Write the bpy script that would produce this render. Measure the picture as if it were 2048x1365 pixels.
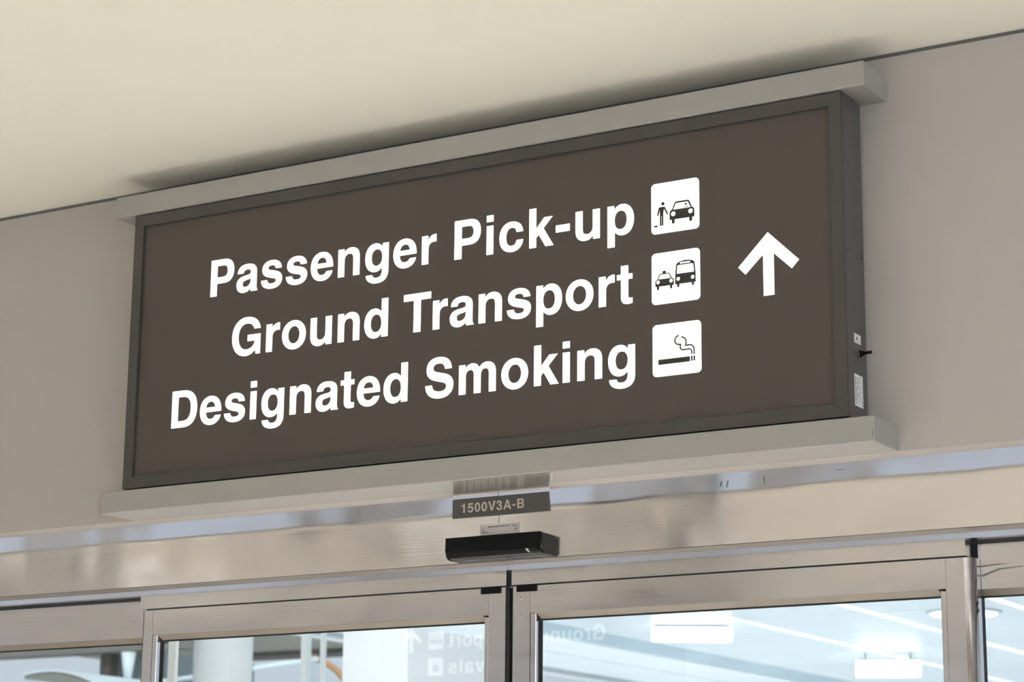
import bpy, bmesh, math, random, re
from mathutils import Vector, Matrix

# ------------------------------------------------------------------ clearing
for o in list(bpy.data.objects):
    bpy.data.objects.remove(o, do_unlink=True)
SC = bpy.context.scene
COL = SC.collection
Z0 = 2.58            # height of the sign's lower frame edge above the floor; z below is relative to it

# ------------------------------------------------------------------ camera
cam_data = bpy.data.cameras.new('camera')
cam = bpy.data.objects.new('camera', cam_data)
COL.objects.link(cam)
SC.camera = cam
cam_data.sensor_width = 36.0
cam_data.lens = 4519.26 / 2048 * 36.0
cam_data.clip_start = 0.05
cam_data.clip_end = 500
RIGHT = Vector((0.857214, 0.514809, 0.009283))
DOWN = Vector((-0.110722, 0.201842, -0.973141))
FWD = Vector((-0.502855, 0.833165, 0.230023))
m3 = Matrix((RIGHT, -DOWN, -FWD)).transposed()
cam.matrix_world = Matrix.Translation((3.9326, -4.658, -0.9833 + Z0)) @ m3.to_4x4()
cam_data.dof.use_dof = True
cam_data.dof.focus_distance = 5.3
cam_data.dof.aperture_fstop = 7.0

# ------------------------------------------------------------------ view
vs = SC.view_settings
SC.display_settings.display_device = 'sRGB'
vs.view_transform = 'Standard'
vs.look = 'None'
vs.exposure = 0.0
vs.gamma = 1.0
vs.use_curve_mapping = False

# ------------------------------------------------------------------ world: bright hazy daylight
W = bpy.data.worlds.new('daylight')
SC.world = W
W.use_nodes = True
wn = W.node_tree
bg = wn.nodes['Background']
bg.inputs['Color'].default_value = (0.79, 0.89, 1.0, 1)
bg.inputs['Strength'].default_value = 0.75

# ------------------------------------------------------------------ sun, window daylight and added fill lamps
def lamp(name, kind, loc, target, energy, color, **kw):
    d = bpy.data.lights.new(name, kind)
    d.energy = energy
    d.color = color
    for k, v in kw.items():
        setattr(d, k, v)
    o = bpy.data.objects.new(name, d)
    COL.objects.link(o)
    o.location = (loc[0], loc[1], loc[2] + Z0)
    dirv = Vector((target[0] - loc[0], target[1] - loc[1], target[2] - loc[2]))
    o.rotation_euler = dirv.to_track_quat('-Z', 'Y').to_euler()
    return o

WARM = (1.0, 0.975, 0.93)
# fill spots added inside the doors; floor bounce lights the ceiling and wall
lamp('fill_spot', 'SPOT', (0.35, -2.0, 0.84), (0.5, -0.50, -2.58), 900, WARM, spot_size=math.radians(62), spot_blend=0.7, shadow_soft_size=0.06)
lamp('fill_spot', 'SPOT', (1.45, -2.0, 0.84), (1.35, -0.50, -2.58), 950, WARM, spot_size=math.radians(62), spot_blend=0.7, shadow_soft_size=0.06)
lamp('fill_spot', 'SPOT', (0.9, -3.4, 0.84), (0.9, -3.0, -2.58), 620, WARM, spot_size=math.radians(80), spot_blend=0.6, shadow_soft_size=0.08)
# fill spots added to brighten the hall behind the photographer
for hx, he in ((-5.5, 1550), (-1.5, 1300), (2.5, 500)):
    lamp('fill_spot', 'SPOT', (hx, -6.5, 0.84), (hx, -6.4, -2.58), he, WARM, spot_size=math.radians(95), spot_blend=0.6, shadow_soft_size=0.08)
# daylight from the tall windows in the hall's right-hand wall
lamp('window_daylight', 'AREA', (7.95, -5.2, -0.75), (0.0, -5.2, -0.75), 265, (0.86, 0.95, 1.0), shape='RECTANGLE', size=7.0, size_y=2.3)
# sun high over the building, falling on the forecourt
lamp('sun', 'SUN', (6, -10, 12), (0, 2, 0), 2.6, (1.0, 0.97, 0.92), angle=math.radians(0.6))
# narrow spots added over the threshold: the bright strip of floor below the doors lights the ceiling
for cx in (-0.55, 0.2, 0.8, 1.4, 2.0):
    lamp('threshold_fill', 'SPOT', (cx, 0.95, 0.56), (cx, 0.28, -2.58), 4200, (1.0, 0.985, 0.94), spot_size=math.radians(27), spot_blend=0.5, shadow_soft_size=0.05)
# fill spots added to brighten the pylon, round column and white post
lamp('outdoor_fill', 'SPOT', (-1.6, 2.6, 0.50), (-3.5, 5.8, -0.1), 460, (0.93, 0.97, 1.0), spot_size=math.radians(60), spot_blend=0.6, shadow_soft_size=0.15)
lamp('outdoor_fill', 'SPOT', (-0.35, 0.75, 0.50), (-0.90, 1.2, -0.45), 26, (0.93, 0.97, 1.0), spot_size=math.radians(50), spot_blend=0.6, shadow_soft_size=0.05)
# fill spots added under the canopy; ground bounce brightens its ceiling
for cx, cy, ce in ((-3.2, 7.5, 900), (-0.8, 7.5, 560), (-3.0, 11.8, 3000)):
    lamp('canopy_fill', 'SPOT', (cx, cy, 0.56), (cx, cy, -2.58), ce, (0.88, 0.95, 1.0), spot_size=math.radians(120), spot_blend=0.5, shadow_soft_size=0.2)

# ------------------------------------------------------------------ materials
MATS = {}
def mat(name, color, rough=0.5, metal=0.0, emit=None, emit_s=0.0, spec=0.5, bump=0.0, bscale=60.0, var=0.0, vscale=3.0, stretch=(1, 1, 1), aniso=0.0, coat=0.0):
    if name in MATS:
        return MATS[name]
    m = bpy.data.materials.new(name)
    m.use_nodes = True
    nt = m.node_tree
    b = nt.nodes['Principled BSDF']
    b.inputs['Base Color'].default_value = (*color, 1)
    b.inputs['Roughness'].default_value = rough
    b.inputs['Metallic'].default_value = metal
    b.inputs['Specular IOR Level'].default_value = spec
    if aniso:
        b.inputs['Anisotropic'].default_value = aniso
    if coat:
        b.inputs['Coat Weight'].default_value = coat
    if emit is not None:
        b.inputs['Emission Color'].default_value = (*emit, 1)
        b.inputs['Emission Strength'].default_value = emit_s
    if var or bump:
        tc = nt.nodes.new('ShaderNodeTexCoord')
        mp = nt.nodes.new('ShaderNodeMapping')
        mp.inputs['Scale'].default_value = stretch
        geo = nt.nodes.new('ShaderNodeNewGeometry')
        nt.links.new(geo.outputs['Position'], mp.inputs['Vector'])
    if var:
        n = nt.nodes.new('ShaderNodeTexNoise')
        n.inputs['Scale'].default_value = vscale
        n.inputs['Detail'].default_value = 4
        nt.links.new(mp.outputs['Vector'], n.inputs['Vector'])
        r = nt.nodes.new('ShaderNodeMapRange')
        r.inputs['From Min'].default_value = 0.3
        r.inputs['From Max'].default_value = 0.7
        r.inputs['To Min'].default_value = 1 - var
        r.inputs['To Max'].default_value = 1 + var
        nt.links.new(n.outputs['Fac'], r.inputs['Value'])
        mx = nt.nodes.new('ShaderNodeVectorMath')
        mx.operation = 'SCALE'
        mx.inputs[0].default_value = color
        nt.links.new(r.outputs['Result'], mx.inputs['Scale'])
        nt.links.new(mx.outputs['Vector'], b.inputs['Base Color'])
    if bump:
        n2 = nt.nodes.new('ShaderNodeTexNoise')
        n2.inputs['Scale'].default_value = bscale
        n2.inputs['Detail'].default_value = 3
        nt.links.new(mp.outputs['Vector'], n2.inputs['Vector'])
        bp = nt.nodes.new('ShaderNodeBump')
        bp.inputs['Strength'].default_value = bump
        bp.inputs['Distance'].default_value = 0.002
        nt.links.new(n2.outputs['Fac'], bp.inputs['Height'])
        nt.links.new(bp.outputs['Normal'], b.inputs['Normal'])
    MATS[name] = m
    return m

def steel(name, color, rough, warp, wscale, wstretch, brush=0.0, bdir=(1.5, 1.5, 260)):
    """brushed stainless sheet: slow warp of the sheet plus fine brushing and smears in the roughness"""
    if name in MATS:
        return MATS[name]
    m = bpy.data.materials.new(name)
    m.use_nodes = True
    nt = m.node_tree
    b = nt.nodes['Principled BSDF']
    b.inputs['Metallic'].default_value = 1.0
    b.inputs['Base Color'].default_value = (*color, 1)
    geo = nt.nodes.new('ShaderNodeNewGeometry')
    def noise(scale, st, detail):
        mp = nt.nodes.new('ShaderNodeMapping')
        mp.inputs['Scale'].default_value = st
        nt.links.new(geo.outputs['Position'], mp.inputs['Vector'])
        n = nt.nodes.new('ShaderNodeTexNoise')
        n.inputs['Scale'].default_value = scale
        n.inputs['Detail'].default_value = detail
        nt.links.new(mp.outputs['Vector'], n.inputs['Vector'])
        return n.outputs['Fac']
    warp_n = noise(wscale, wstretch, 1.0)
    brush_n = noise(1.0, bdir, 3.0)
    smear_n = noise(7.0, (0.6, 1, 2.2), 4.0)
    r = nt.nodes.new('ShaderNodeMapRange')
    r.inputs['From Min'].default_value = 0.3
    r.inputs['From Max'].default_value = 0.7
    r.inputs['To Min'].default_value = rough * 0.8
    r.inputs['To Max'].default_value = rough * 1.25
    nt.links.new(smear_n, r.inputs['Value'])
    nt.links.new(r.outputs['Result'], b.inputs['Roughness'])
    b1 = nt.nodes.new('ShaderNodeBump')
    b1.inputs['Strength'].default_value = 1.0
    b1.inputs['Distance'].default_value = warp
    nt.links.new(warp_n, b1.inputs['Height'])
    b2 = nt.nodes.new('ShaderNodeBump')
    b2.inputs['Strength'].default_value = brush
    b2.inputs['Distance'].default_value = 0.0003
    nt.links.new(brush_n, b2.inputs['Height'])
    nt.links.new(b1.outputs['Normal'], b2.inputs['Normal'])
    nt.links.new(b2.outputs['Normal'], b.inputs['Normal'])
    MATS[name] = m
    return m

def glass(name, tint, extra=0.0):
    if name in MATS:
        return MATS[name]
    m = bpy.data.materials.new(name)
    m.use_nodes = True
    nt = m.node_tree
    nt.nodes.remove(nt.nodes['Principled BSDF'])
    out = nt.nodes['Material Output']
    tr = nt.nodes.new('ShaderNodeBsdfTransparent')
    tr.inputs['Color'].default_value = (*tint, 1)
    gl = nt.nodes.new('ShaderNodeBsdfGlossy')
    gl.inputs['Roughness'].default_value = 0.0
    fr = nt.nodes.new('ShaderNodeFresnel')
    fr.inputs['IOR'].default_value = 1.52
    mx = nt.nodes.new('ShaderNodeMixShader')
    geo = nt.nodes.new('ShaderNodeNewGeometry')          # reflect on the outer faces only (both faces' share at once)
    inv = nt.nodes.new('ShaderNodeMath')
    inv.operation = 'MULTIPLY_ADD'
    inv.inputs[1].default_value = -1.7
    inv.inputs[2].default_value = 1.7
    nt.links.new(geo.outputs['Backfacing'], inv.inputs[0])
    mu = nt.nodes.new('ShaderNodeMath')
    mu.operation = 'MULTIPLY'
    mu.use_clamp = True
    nt.links.new(fr.outputs['Fac'], mu.inputs[0])
    nt.links.new(inv.outputs['Value'], mu.inputs[1])
    nt.links.new(mu.outputs['Value'], mx.inputs['Fac'])
    nt.links.new(tr.outputs['BSDF'], mx.inputs[1])
    nt.links.new(gl.outputs['BSDF'], mx.inputs[2])
    nt.links.new(mx.outputs['Shader'], out.inputs['Surface'])
    MATS[name] = m
    return m

M_WALL = mat('taupe_wall_paint', (0.385, 0.353, 0.338), 0.55, bump=0.05, bscale=350, var=0.02, vscale=2)
M_RAIL = mat('grey_beige_rail_paint', (0.285, 0.270, 0.261), 0.45, bump=0.04, bscale=300, var=0.02, vscale=5)
M_CEIL = mat('cream_ceiling_paint', (0.88, 0.83, 0.73), 0.8, var=0.012, vscale=1.2)
M_FLOOR = mat('warm_stone_floor', (0.60, 0.57, 0.525), 0.35, var=0.08, vscale=1.5)
M_HALL = mat('hall_wall_paint', (0.6, 0.55, 0.48), 0.6, var=0.02)
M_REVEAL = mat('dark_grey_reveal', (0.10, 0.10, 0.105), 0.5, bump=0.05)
M_FRAME = mat('bronze_grey_aluminium', (0.055, 0.050, 0.046), 0.42, spec=0.3, bump=0.05, bscale=400)
M_BOX = mat('bronze_grey_cabinet', (0.074, 0.070, 0.068), 0.45, bump=0.05, bscale=400)
M_FACE = mat('brown_sign_face', (0.064, 0.052, 0.047), 0.42, spec=0.3, bump=0.03, bscale=500)
M_WHITE_LIT = mat('backlit_white_acrylic', (0.9, 0.9, 0.88), 0.4, emit=(1.0, 0.99, 0.95), emit_s=0.95)
M_SYMBOL = mat('black_symbol_vinyl', (0.012, 0.013, 0.010), 0.5, var=0.1)
M_STEEL = steel('brushed_steel_header', (0.75, 0.725, 0.745), 0.11, 0.008, 2.4, (1.5, 1, 1.1), 0.10)
M_STEEL2 = steel('brushed_steel_door', (0.73, 0.705, 0.735), 0.16, 0.003, 4.0, (1.0, 1, 1.2), 0.10)
M_STEELV = steel('brushed_steel_stile', (0.73, 0.705, 0.735), 0.18, 0.0012, 5.0, (1.2, 1, 0.8), 0.2, (260, 260, 1.5))
M_BEAD = mat('floor_tinted_bead', (0.18, 0.150, 0.124), 0.5, 0.0, bump=0.05)  # brown reflection of the floor put into the bead colour
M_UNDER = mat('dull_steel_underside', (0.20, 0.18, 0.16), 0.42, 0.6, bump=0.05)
M_SCUFF = mat('grey_scuff', (0.20, 0.19, 0.18), 0.5, 0.4, bump=0.1)
M_BLACK = mat('black_plastic', (0.006, 0.006, 0.0068), 0.55, spec=0.08, bump=0.05)
M_GLOSSBLACK = mat('glossy_black_lens', (0.006, 0.006, 0.007), 0.2, spec=0.2, var=0.1)
M_RUBBER = mat('black_rubber', (0.008, 0.008, 0.008), 0.7, bump=0.2)
M_DARK = mat('dark_recess_metal', (0.03, 0.032, 0.035), 0.5, bump=0.1)
M_PLATE = mat('dark_grey_plate', (0.085, 0.075, 0.068), 0.45, bump=0.04, bscale=300)
M_PLATETXT = mat('beige_engraved_letters', (0.56, 0.49, 0.43), 0.5, bump=0.04)
M_PAPER = mat('aged_white_paper', (0.72, 0.66, 0.62), 0.7, var=0.06, vscale=25)
M_INK = mat('black_ink', (0.03, 0.03, 0.03), 0.6, var=0.1)
M_STICK = mat('silver_sticker', (0.66, 0.66, 0.67), 0.4, var=0.03, vscale=40)
M_PATCH = mat('dull_grey_patch', (0.36, 0.35, 0.33), 0.22, 0.6, var=0.10, vscale=9, stretch=(3, 0.3, 0.3))
M_SCREW = mat('dark_screw', (0.07, 0.065, 0.06), 0.4, 0.6, bump=0.1)
M_BRASS = mat('tarnished_brass', (0.20, 0.13, 0.08), 0.35, 0.9, bump=0.1)
M_GLASS = glass('clear_glass', (0.97, 0.99, 0.99))
M_TILE = mat('white_canopy_tile', (0.68, 0.73, 0.77), 0.35, var=0.05, vscale=1.0)
M_PANELW = mat('white_canopy_panel', (0.88, 0.90, 0.91), 0.5, var=0.02)
M_BAND = mat('blue_grey_channel', (0.34, 0.42, 0.47), 0.5, var=0.08)
M_LAMPW = mat('luminous_diffuser', (0.9, 0.9, 0.9), 0.5, emit=(0.97, 0.99, 1.0), emit_s=2.6)
M_SLOTW = mat('luminous_slot', (0.9, 0.9, 0.9), 0.5, emit=(0.97, 0.99, 1.0), emit_s=1.15)
M_RIM = mat('pale_lamp_rim', (0.60, 0.66, 0.69), 0.5, bump=0.05)
M_GREY = mat('grey_metal_trim', (0.30, 0.34, 0.37), 0.4, bump=0.1)
M_COLUMN = mat('white_column_paint', (0.80, 0.80, 0.79), 0.5, var=0.02)
M_SOFFIT = mat('grey_olive_soffit', (0.36, 0.35, 0.30), 0.7, var=0.05)
M_SOFFITD = mat('dark_olive_beam', (0.10, 0.10, 0.09), 0.7, var=0.05)
M_POST = mat('dark_brown_post', (0.06, 0.05, 0.042), 0.6, var=0.1)
M_TEAL = mat('grey_teal_cladding', (0.16, 0.20, 0.21), 0.5, var=0.15, vscale=2)
M_AWN = mat('olive_grey_awning', (0.17, 0.175, 0.16), 0.7, var=0.05)
M_ORANGE = mat('orange_brown_steel', (0.45, 0.25, 0.13), 0.5, var=0.1)
M_PALE = mat('pale_blue_metal', (0.60, 0.70, 0.74), 0.4, var=0.05)
M_GROUND = mat('light_concrete', (0.55, 0.56, 0.56), 0.8, var=0.08, vscale=0.8)
M_PANELLIT = mat('soft_luminous_panel', (0.9, 0.9, 0.88), 0.5, emit=(1.0, 0.97, 0.9), emit_s=0.7)
M_LAMP = mat('warm_glow_disc', (0.9, 0.9, 0.9), 0.5, emit=(1.0, 0.93, 0.82), emit_s=6.0)

# ------------------------------------------------------------------ mesh helpers (z relative to the sign's lower edge)
class MB:
    def __init__(self):
        self.bm = bmesh.new()
    def box(self, x0, x1, y0, y1, z0, z1, bevel=0.0, seg=2):
        b = bmesh.new()
        bmesh.ops.create_cube(b, size=1.0)
        for v in b.verts:
            v.co = Vector((x0 + (v.co.x + .5) * (x1 - x0), y0 + (v.co.y + .5) * (y1 - y0), z0 + (v.co.z + .5) * (z1 - z0)))
        if bevel:
            bmesh.ops.bevel(b, geom=list(b.edges), offset=bevel, segments=seg, affect='EDGES', profile=0.5)
        self.add(b)
        return self
    def prism(self, pts, vec):
        """extrude a closed polygon (3D points) along vec"""
        b = bmesh.new()
        vec = Vector(vec)
        a = [b.verts.new(p) for p in pts]
        c = [b.verts.new(Vector(p) + vec) for p in pts]
        n = len(pts)
        b.faces.new(a[::-1])
        b.faces.new(c)
        for i in range(n):
            b.faces.new((a[i], a[(i + 1) % n], c[(i + 1) % n], c[i]))
        bmesh.ops.recalc_face_normals(b, faces=b.faces)
        self.add(b)
        return self
    def cyl(self, p0, p1, r0, r1=None, seg=24):
        r1 = r0 if r1 is None else r1
        p0, p1 = Vector(p0), Vector(p1)
        q = (p1 - p0).to_track_quat('Z', 'Y').to_matrix()
        b = bmesh.new()
        A, B = [], []
        for i in range(seg):
            a = 2 * math.pi * i / seg
            d = Vector((math.cos(a), math.sin(a), 0))
            A.append(b.verts.new(p0 + q @ (d * r0)))
            B.append(b.verts.new(p1 + q @ (d * r1)))
        b.faces.new(A[::-1])
        b.faces.new(B)
        for i in range(seg):
            f = b.faces.new((A[i], A[(i + 1) % seg], B[(i + 1) % seg], B[i]))
            f.smooth = True
        self.add(b)
        return self
    def tube(self, pts, r, seg=12):
        pts = [Vector(p) for p in pts]
        b = bmesh.new()
        rings = []
        for k, p in enumerate(pts):
            t = (pts[min(k + 1, len(pts) - 1)] - pts[max(k - 1, 0)]).normalized()
            q = t.to_track_quat('Z', 'Y').to_matrix()
            rings.append([b.verts.new(p + q @ Vector((math.cos(2 * math.pi * i / seg) * r, math.sin(2 * math.pi * i / seg) * r, 0))) for i in range(seg)])
        for k in range(len(rings) - 1):
            for i in range(seg):
                f = b.faces.new((rings[k][i], rings[k][(i + 1) % seg], rings[k + 1][(i + 1) % seg], rings[k + 1][i]))
                f.smooth = True
        b.faces.new(rings[0][::-1])
        b.faces.new(rings[-1])
        bmesh.ops.recalc_face_normals(b, faces=b.faces)
        self.add(b)
        return self
    def add(self, b):
        tmp = bpy.data.meshes.new('tmp')
        b.to_mesh(tmp)
        b.free()
        self.bm.from_mesh(tmp)
        bpy.data.meshes.remove(tmp)
    def addmesh(self, me):
        self.bm.from_mesh(me)
        return self
    def build(self, name, material, parent=None):
        bm = self.bm
        cs = [v.co for v in bm.verts]
        if parent is None:
            o0 = Vector(((min(c.x for c in cs) + max(c.x for c in cs)) / 2, (min(c.y for c in cs) + max(c.y for c in cs)) / 2, min(c.z for c in cs)))
        else:
            o0 = WORLD[parent.name] - Vector((0, 0, Z0))
        for v in bm.verts:
            v.co = v.co - o0
        me = bpy.data.meshes.new(name)
        bm.to_mesh(me)
        bm.free()
        me.materials.append(material)
        o = bpy.data.objects.new(name, me)
        COL.objects.link(o)
        if parent is None:
            o.location = o0 + Vector((0, 0, Z0))
            WORLD[o.name] = o.location.copy()
        else:
            o.parent = parent
            WORLD[o.name] = WORLD[parent.name].copy()
        return o
WORLD = {}

def root(name, loc, label, cat, group=None, kind=None):
    o = bpy.data.objects.new(name, None)
    o.empty_display_size = 0.1
    COL.objects.link(o)
    o.location = (loc[0], loc[1], loc[2] + Z0)
    WORLD[o.name] = Vector(o.location)
    tag(o, label, cat, group, kind)
    return o
def tag(o, label=None, cat=None, group=None, kind=None):
    if label: o['label'] = label
    if cat: o['category'] = cat
    if group: o['group'] = group
    if kind: o['kind'] = kind
    return o
def bx(name, material, x0, x1, y0, y1, z0, z1, parent=None, bevel=0.0, seg=2):
    return MB().box(x0, x1, y0, y1, z0, z1, bevel, seg).build(name, material, parent)

# ------------------------------------------------------------------ lettering: bold grotesque outlines, 1000 units per em
def ell(x0, y0, x1, y1, k=0.575):
    cx, cy, rx, ry = (x0 + x1) / 2, (y0 + y1) / 2, (x1 - x0) / 2, (y1 - y0) / 2
    return f'M {x1} {cy} C {x1} {cy + ry * k} {cx + rx * k} {y1} {cx} {y1} C {cx - rx * k} {y1} {x0} {cy + ry * k} {x0} {cy} C {x0} {cy - ry * k} {cx - rx * k} {y0} {cx} {y0} C {cx + rx * k} {y0} {x1} {cy - ry * k} {x1} {cy} Z '
def rct(x0, y0, x1, y1):
    return f'M {x0} {y0} L {x0} {y1} L {x1} {y1} L {x1} {y0} Z '
N_ = 'M65 0 L65 532 L198 532 L198 457 C238 518 292 546 358 546 C478 546 546 478 546 350 L546 0 L406 0 L406 322 C406 394 378 430 316 430 C249 430 205 386 205 308 L205 0 Z '
def rot180(path, w, h):
    out = []
    toks = re.findall(r'[MLCZ]|-?[\d.]+', path)
    i = 0
    while i < len(toks):
        if toks[i] in 'MLCZ':
            out.append(toks[i]); i += 1
        else:
            out += [str(w - float(toks[i])), str(h - float(toks[i + 1]))]; i += 2
    return ' '.join(out) + ' '
GL = {
 'P': (667, 'M76 0 L76 718 L400 718 C545 718 627 635 627 484 C627 330 540 244 395 244 L226 244 L226 0 Z M226 369 L365 369 C443 369 477 405 477 482 C477 558 443 595 365 595 L226 595 Z'),
 'a': (556, 'M527 18 L527 0 L376 0 C368 15 364 35 362 60 C318 12 262 -14 198 -14 C95 -14 29 50 29 150 C29 250 92 300 215 317 L290 328 C345 336 362 348 362 382 C362 420 332 440 278 440 C222 440 192 418 186 370 L48 370 C54 485 135 546 282 546 C430 546 502 490 502 380 L502 92 C502 52 508 32 527 18 Z M362 262 C340 248 318 242 280 235 L246 229 C192 219 169 197 169 158 C169 118 194 95 237 95 C310 95 362 145 362 215 Z'),
 's': (556, 'M505 373 C500 482 412 546 275 546 C140 546 52 478 52 372 C52 285 110 235 225 208 L310 188 C360 176 379 163 379 138 C379 105 343 88 280 88 C212 88 178 112 172 167 L30 167 C34 52 122 -14 276 -14 C430 -14 519 57 519 168 C519 258 465 305 340 334 L250 355 C205 365 190 377 190 400 C190 428 220 444 268 444 C330 444 362 422 367 373 Z'),
 'e': (556, 'M524 235 L163 235 C166 148 212 100 282 100 C330 100 365 122 382 163 L519 163 C490 52 400 -14 277 -14 C120 -14 23 95 23 262 C23 432 122 546 278 546 C435 546 528 430 528 255 C528 247 526 240 524 235 Z M384 325 L166 325 C175 395 215 436 276 436 C338 436 376 395 384 325 Z'),
 'n': (611, N_),
 'u': (611, rot180(N_, 611, 532)),
 'g': (611, 'M553 532 L420 532 L420 455 C385 518 330 546 262 546 C126 546 38 432 38 276 C38 110 120 0 255 0 C320 0 372 28 413 82 L413 25 C413 -70 372 -112 300 -112 C240 -112 208 -92 198 -48 L55 -48 C62 -155 150 -217 300 -217 C465 -217 553 -135 553 15 Z M295 430 C220 430 178 368 178 275 C178 178 220 114 295 114 C372 114 415 178 415 275 C415 368 372 430 295 430 Z'),
 'r': (389, 'M64 0 L64 532 L197 532 L197 437 C225 510 285 546 350 546 C360 546 366 545 373 544 L373 402 C360 405 345 406 330 406 C250 406 204 365 204 280 L204 0 Z'),
 'i': (278, rct(69, 0, 209, 532) + rct(69, 605, 209, 725)),
 'l': (278, rct(69, 0, 209, 718)),
 'v': (556, 'M13 532 L160 532 L278 150 L396 532 L543 532 L350 0 L206 0 Z'),
 'c': (556, 'M524 340 C515 470 420 546 290 546 C130 546 34 432 34 262 C34 98 130 -14 285 -14 C420 -14 510 62 524 195 L388 195 C378 132 342 100 287 100 C215 100 174 160 174 264 C174 370 215 432 290 432 C348 432 382 398 388 340 Z'),
 'k': (556, 'M69 0 L69 718 L209 718 L209 340 L375 532 L541 532 L357 334 L562 0 L397 0 L261 229 L209 174 L209 0 Z'),
 '-': (333, rct(27, 215, 306, 345)),
 'p': (611, 'M62 -207 L62 532 L196 532 L196 455 C230 515 285 546 352 546 C490 546 578 430 578 266 C578 100 490 -14 355 -14 C290 -14 240 12 202 62 L202 -207 Z M318 432 C395 432 438 365 438 268 C438 165 395 100 318 100 C243 100 200 165 200 266 C200 368 243 432 318 432 Z'),
 'd': (611, 'M551 718 L411 718 L411 468 C372 520 320 546 258 546 C122 546 34 430 34 266 C34 102 122 -14 258 -14 C325 -14 380 18 415 78 L415 0 L551 0 Z M293 432 C217 432 174 365 174 268 C174 165 217 100 293 100 C368 100 411 165 411 266 C411 368 368 432 293 432 Z'),
 'G': (778, 'M713 385 L412 385 L412 262 L583 262 C572 165 500 108 395 108 C270 108 194 205 194 362 C194 518 268 611 390 611 C478 611 540 570 566 492 L709 492 C690 645 568 737 391 737 C180 737 44 585 44 357 C44 130 178 -19 368 -19 C465 -19 540 20 598 96 L613 0 L713 0 Z'),
 'o': (611, ell(34, -14, 578, 546) + ell(174, 100, 438, 432)),
 'T': (611, 'M14 718 L14 590 L232 590 L232 0 L382 0 L382 590 L598 590 L598 718 Z'),
 't': (333, 'M309 432 L309 526 L228 526 L228 676 L88 676 L88 526 L10 526 L10 432 L88 432 L88 120 C88 35 130 -6 218 -6 C255 -6 282 -2 309 6 L309 102 C296 99 286 98 275 98 C240 98 228 108 228 150 L228 432 Z'),
 'D': (722, 'M76 0 L76 718 L365 718 C570 718 685 590 685 359 C685 130 568 0 365 0 Z M226 125 L340 125 C473 125 535 200 535 359 C535 520 473 593 340 593 L226 593 Z'),
 'S': (667, 'M592 507 C590 655 490 737 325 737 C160 737 62 655 62 515 C62 400 128 335 268 300 L385 271 C455 254 482 233 482 192 C482 138 430 108 345 108 C240 108 185 152 180 233 L39 233 C44 75 150 -19 335 -19 C520 -19 629 75 629 215 C629 330 565 395 445 425 L310 458 C235 476 203 495 203 538 C203 588 245 618 318 618 C402 618 446 580 451 507 Z'),
 'm': (889, 'M64 0 L64 532 L196 532 L196 458 C232 518 285 546 345 546 C410 546 460 515 484 455 C525 518 580 546 645 546 C765 546 826 475 826 350 L826 0 L686 0 L686 325 C686 395 660 430 605 430 C550 430 515 388 515 315 L515 0 L375 0 L375 325 C375 395 350 430 295 430 C240 430 204 388 204 315 L204 0 Z'),
 '1': (556, 'M378 0 L378 710 L270 710 C252 630 190 590 69 590 L69 492 L238 492 L238 0 Z'),
 '5': (556, 'M488 698 L488 572 L189 572 L169 430 C205 460 245 473 293 473 C425 473 516 380 516 236 C516 80 415 -19 262 -19 C125 -19 35 55 27 180 L165 180 C176 128 208 100 258 100 C330 100 376 150 376 228 C376 308 330 355 258 355 C215 355 185 340 158 305 L34 310 L90 698 Z'),
 '0': (556, ell(32, -19, 524, 710) + ell(172, 100, 384, 591)),
 'V': (667, 'M648 718 L492 718 L336 175 L175 718 L19 718 L256 0 L410 0 Z'),
 '3': (556, 'M204 420 L225 420 C300 420 340 450 340 505 C340 560 312 592 262 592 C208 592 180 558 176 496 L40 496 C44 632 128 710 265 710 C398 710 480 636 480 520 C480 448 452 404 390 372 C470 342 516 285 516 196 C516 65 420 -19 268 -19 C118 -19 34 60 27 212 L165 212 C170 138 204 100 268 100 C332 100 376 138 376 204 C376 275 330 312 240 312 L204 312 Z'),
 'A': (722, 'M702 0 L545 0 L498 147 L224 147 L177 0 L20 0 L280 718 L440 718 Z M458 270 L361 570 L264 270 Z'),
 'B': (722, 'M76 0 L76 718 L415 718 C555 718 636 650 636 540 C636 465 602 415 535 382 C625 350 669 290 669 204 C669 75 582 0 425 0 Z M226 595 L226 429 L392 429 C458 429 490 457 490 512 C490 568 458 595 392 595 Z M226 304 L226 125 L410 125 C482 125 519 155 519 214 C519 274 482 304 410 304 Z'),
 'M': (833, 'M69 0 L69 718 L280 718 L417 220 L552 718 L765 718 L765 0 L630 0 L630 560 L482 0 L350 0 L204 560 L204 0 Z'),
 'O': (778, ell(40, -19, 738, 737) + ell(190, 108, 588, 610)),
 'U': (722, 'M72 718 L222 718 L222 270 C222 160 265 110 360 110 C455 110 498 160 498 270 L498 718 L648 718 L648 265 C648 80 545 -19 360 -19 C175 -19 72 80 72 265 Z'),
 'N': (722, 'M69 0 L69 718 L215 718 L510 240 L510 718 L654 718 L654 0 L510 0 L213 482 L213 0 Z'),
 'I': (278, rct(64, 0, 214, 718)),
 'E': (667, 'M76 0 L76 718 L621 718 L621 590 L226 590 L226 430 L580 430 L580 305 L226 305 L226 128 L636 128 L636 0 Z'),
 'L': (611, 'M76 0 L76 718 L226 718 L226 128 L590 128 L590 0 Z'),
 ' ': (250, ''),
}
KERN = {'Tr': -40, 'P.': 0, 'Pi': -10, 'Pa': -20, 'rt': 10}

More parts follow.
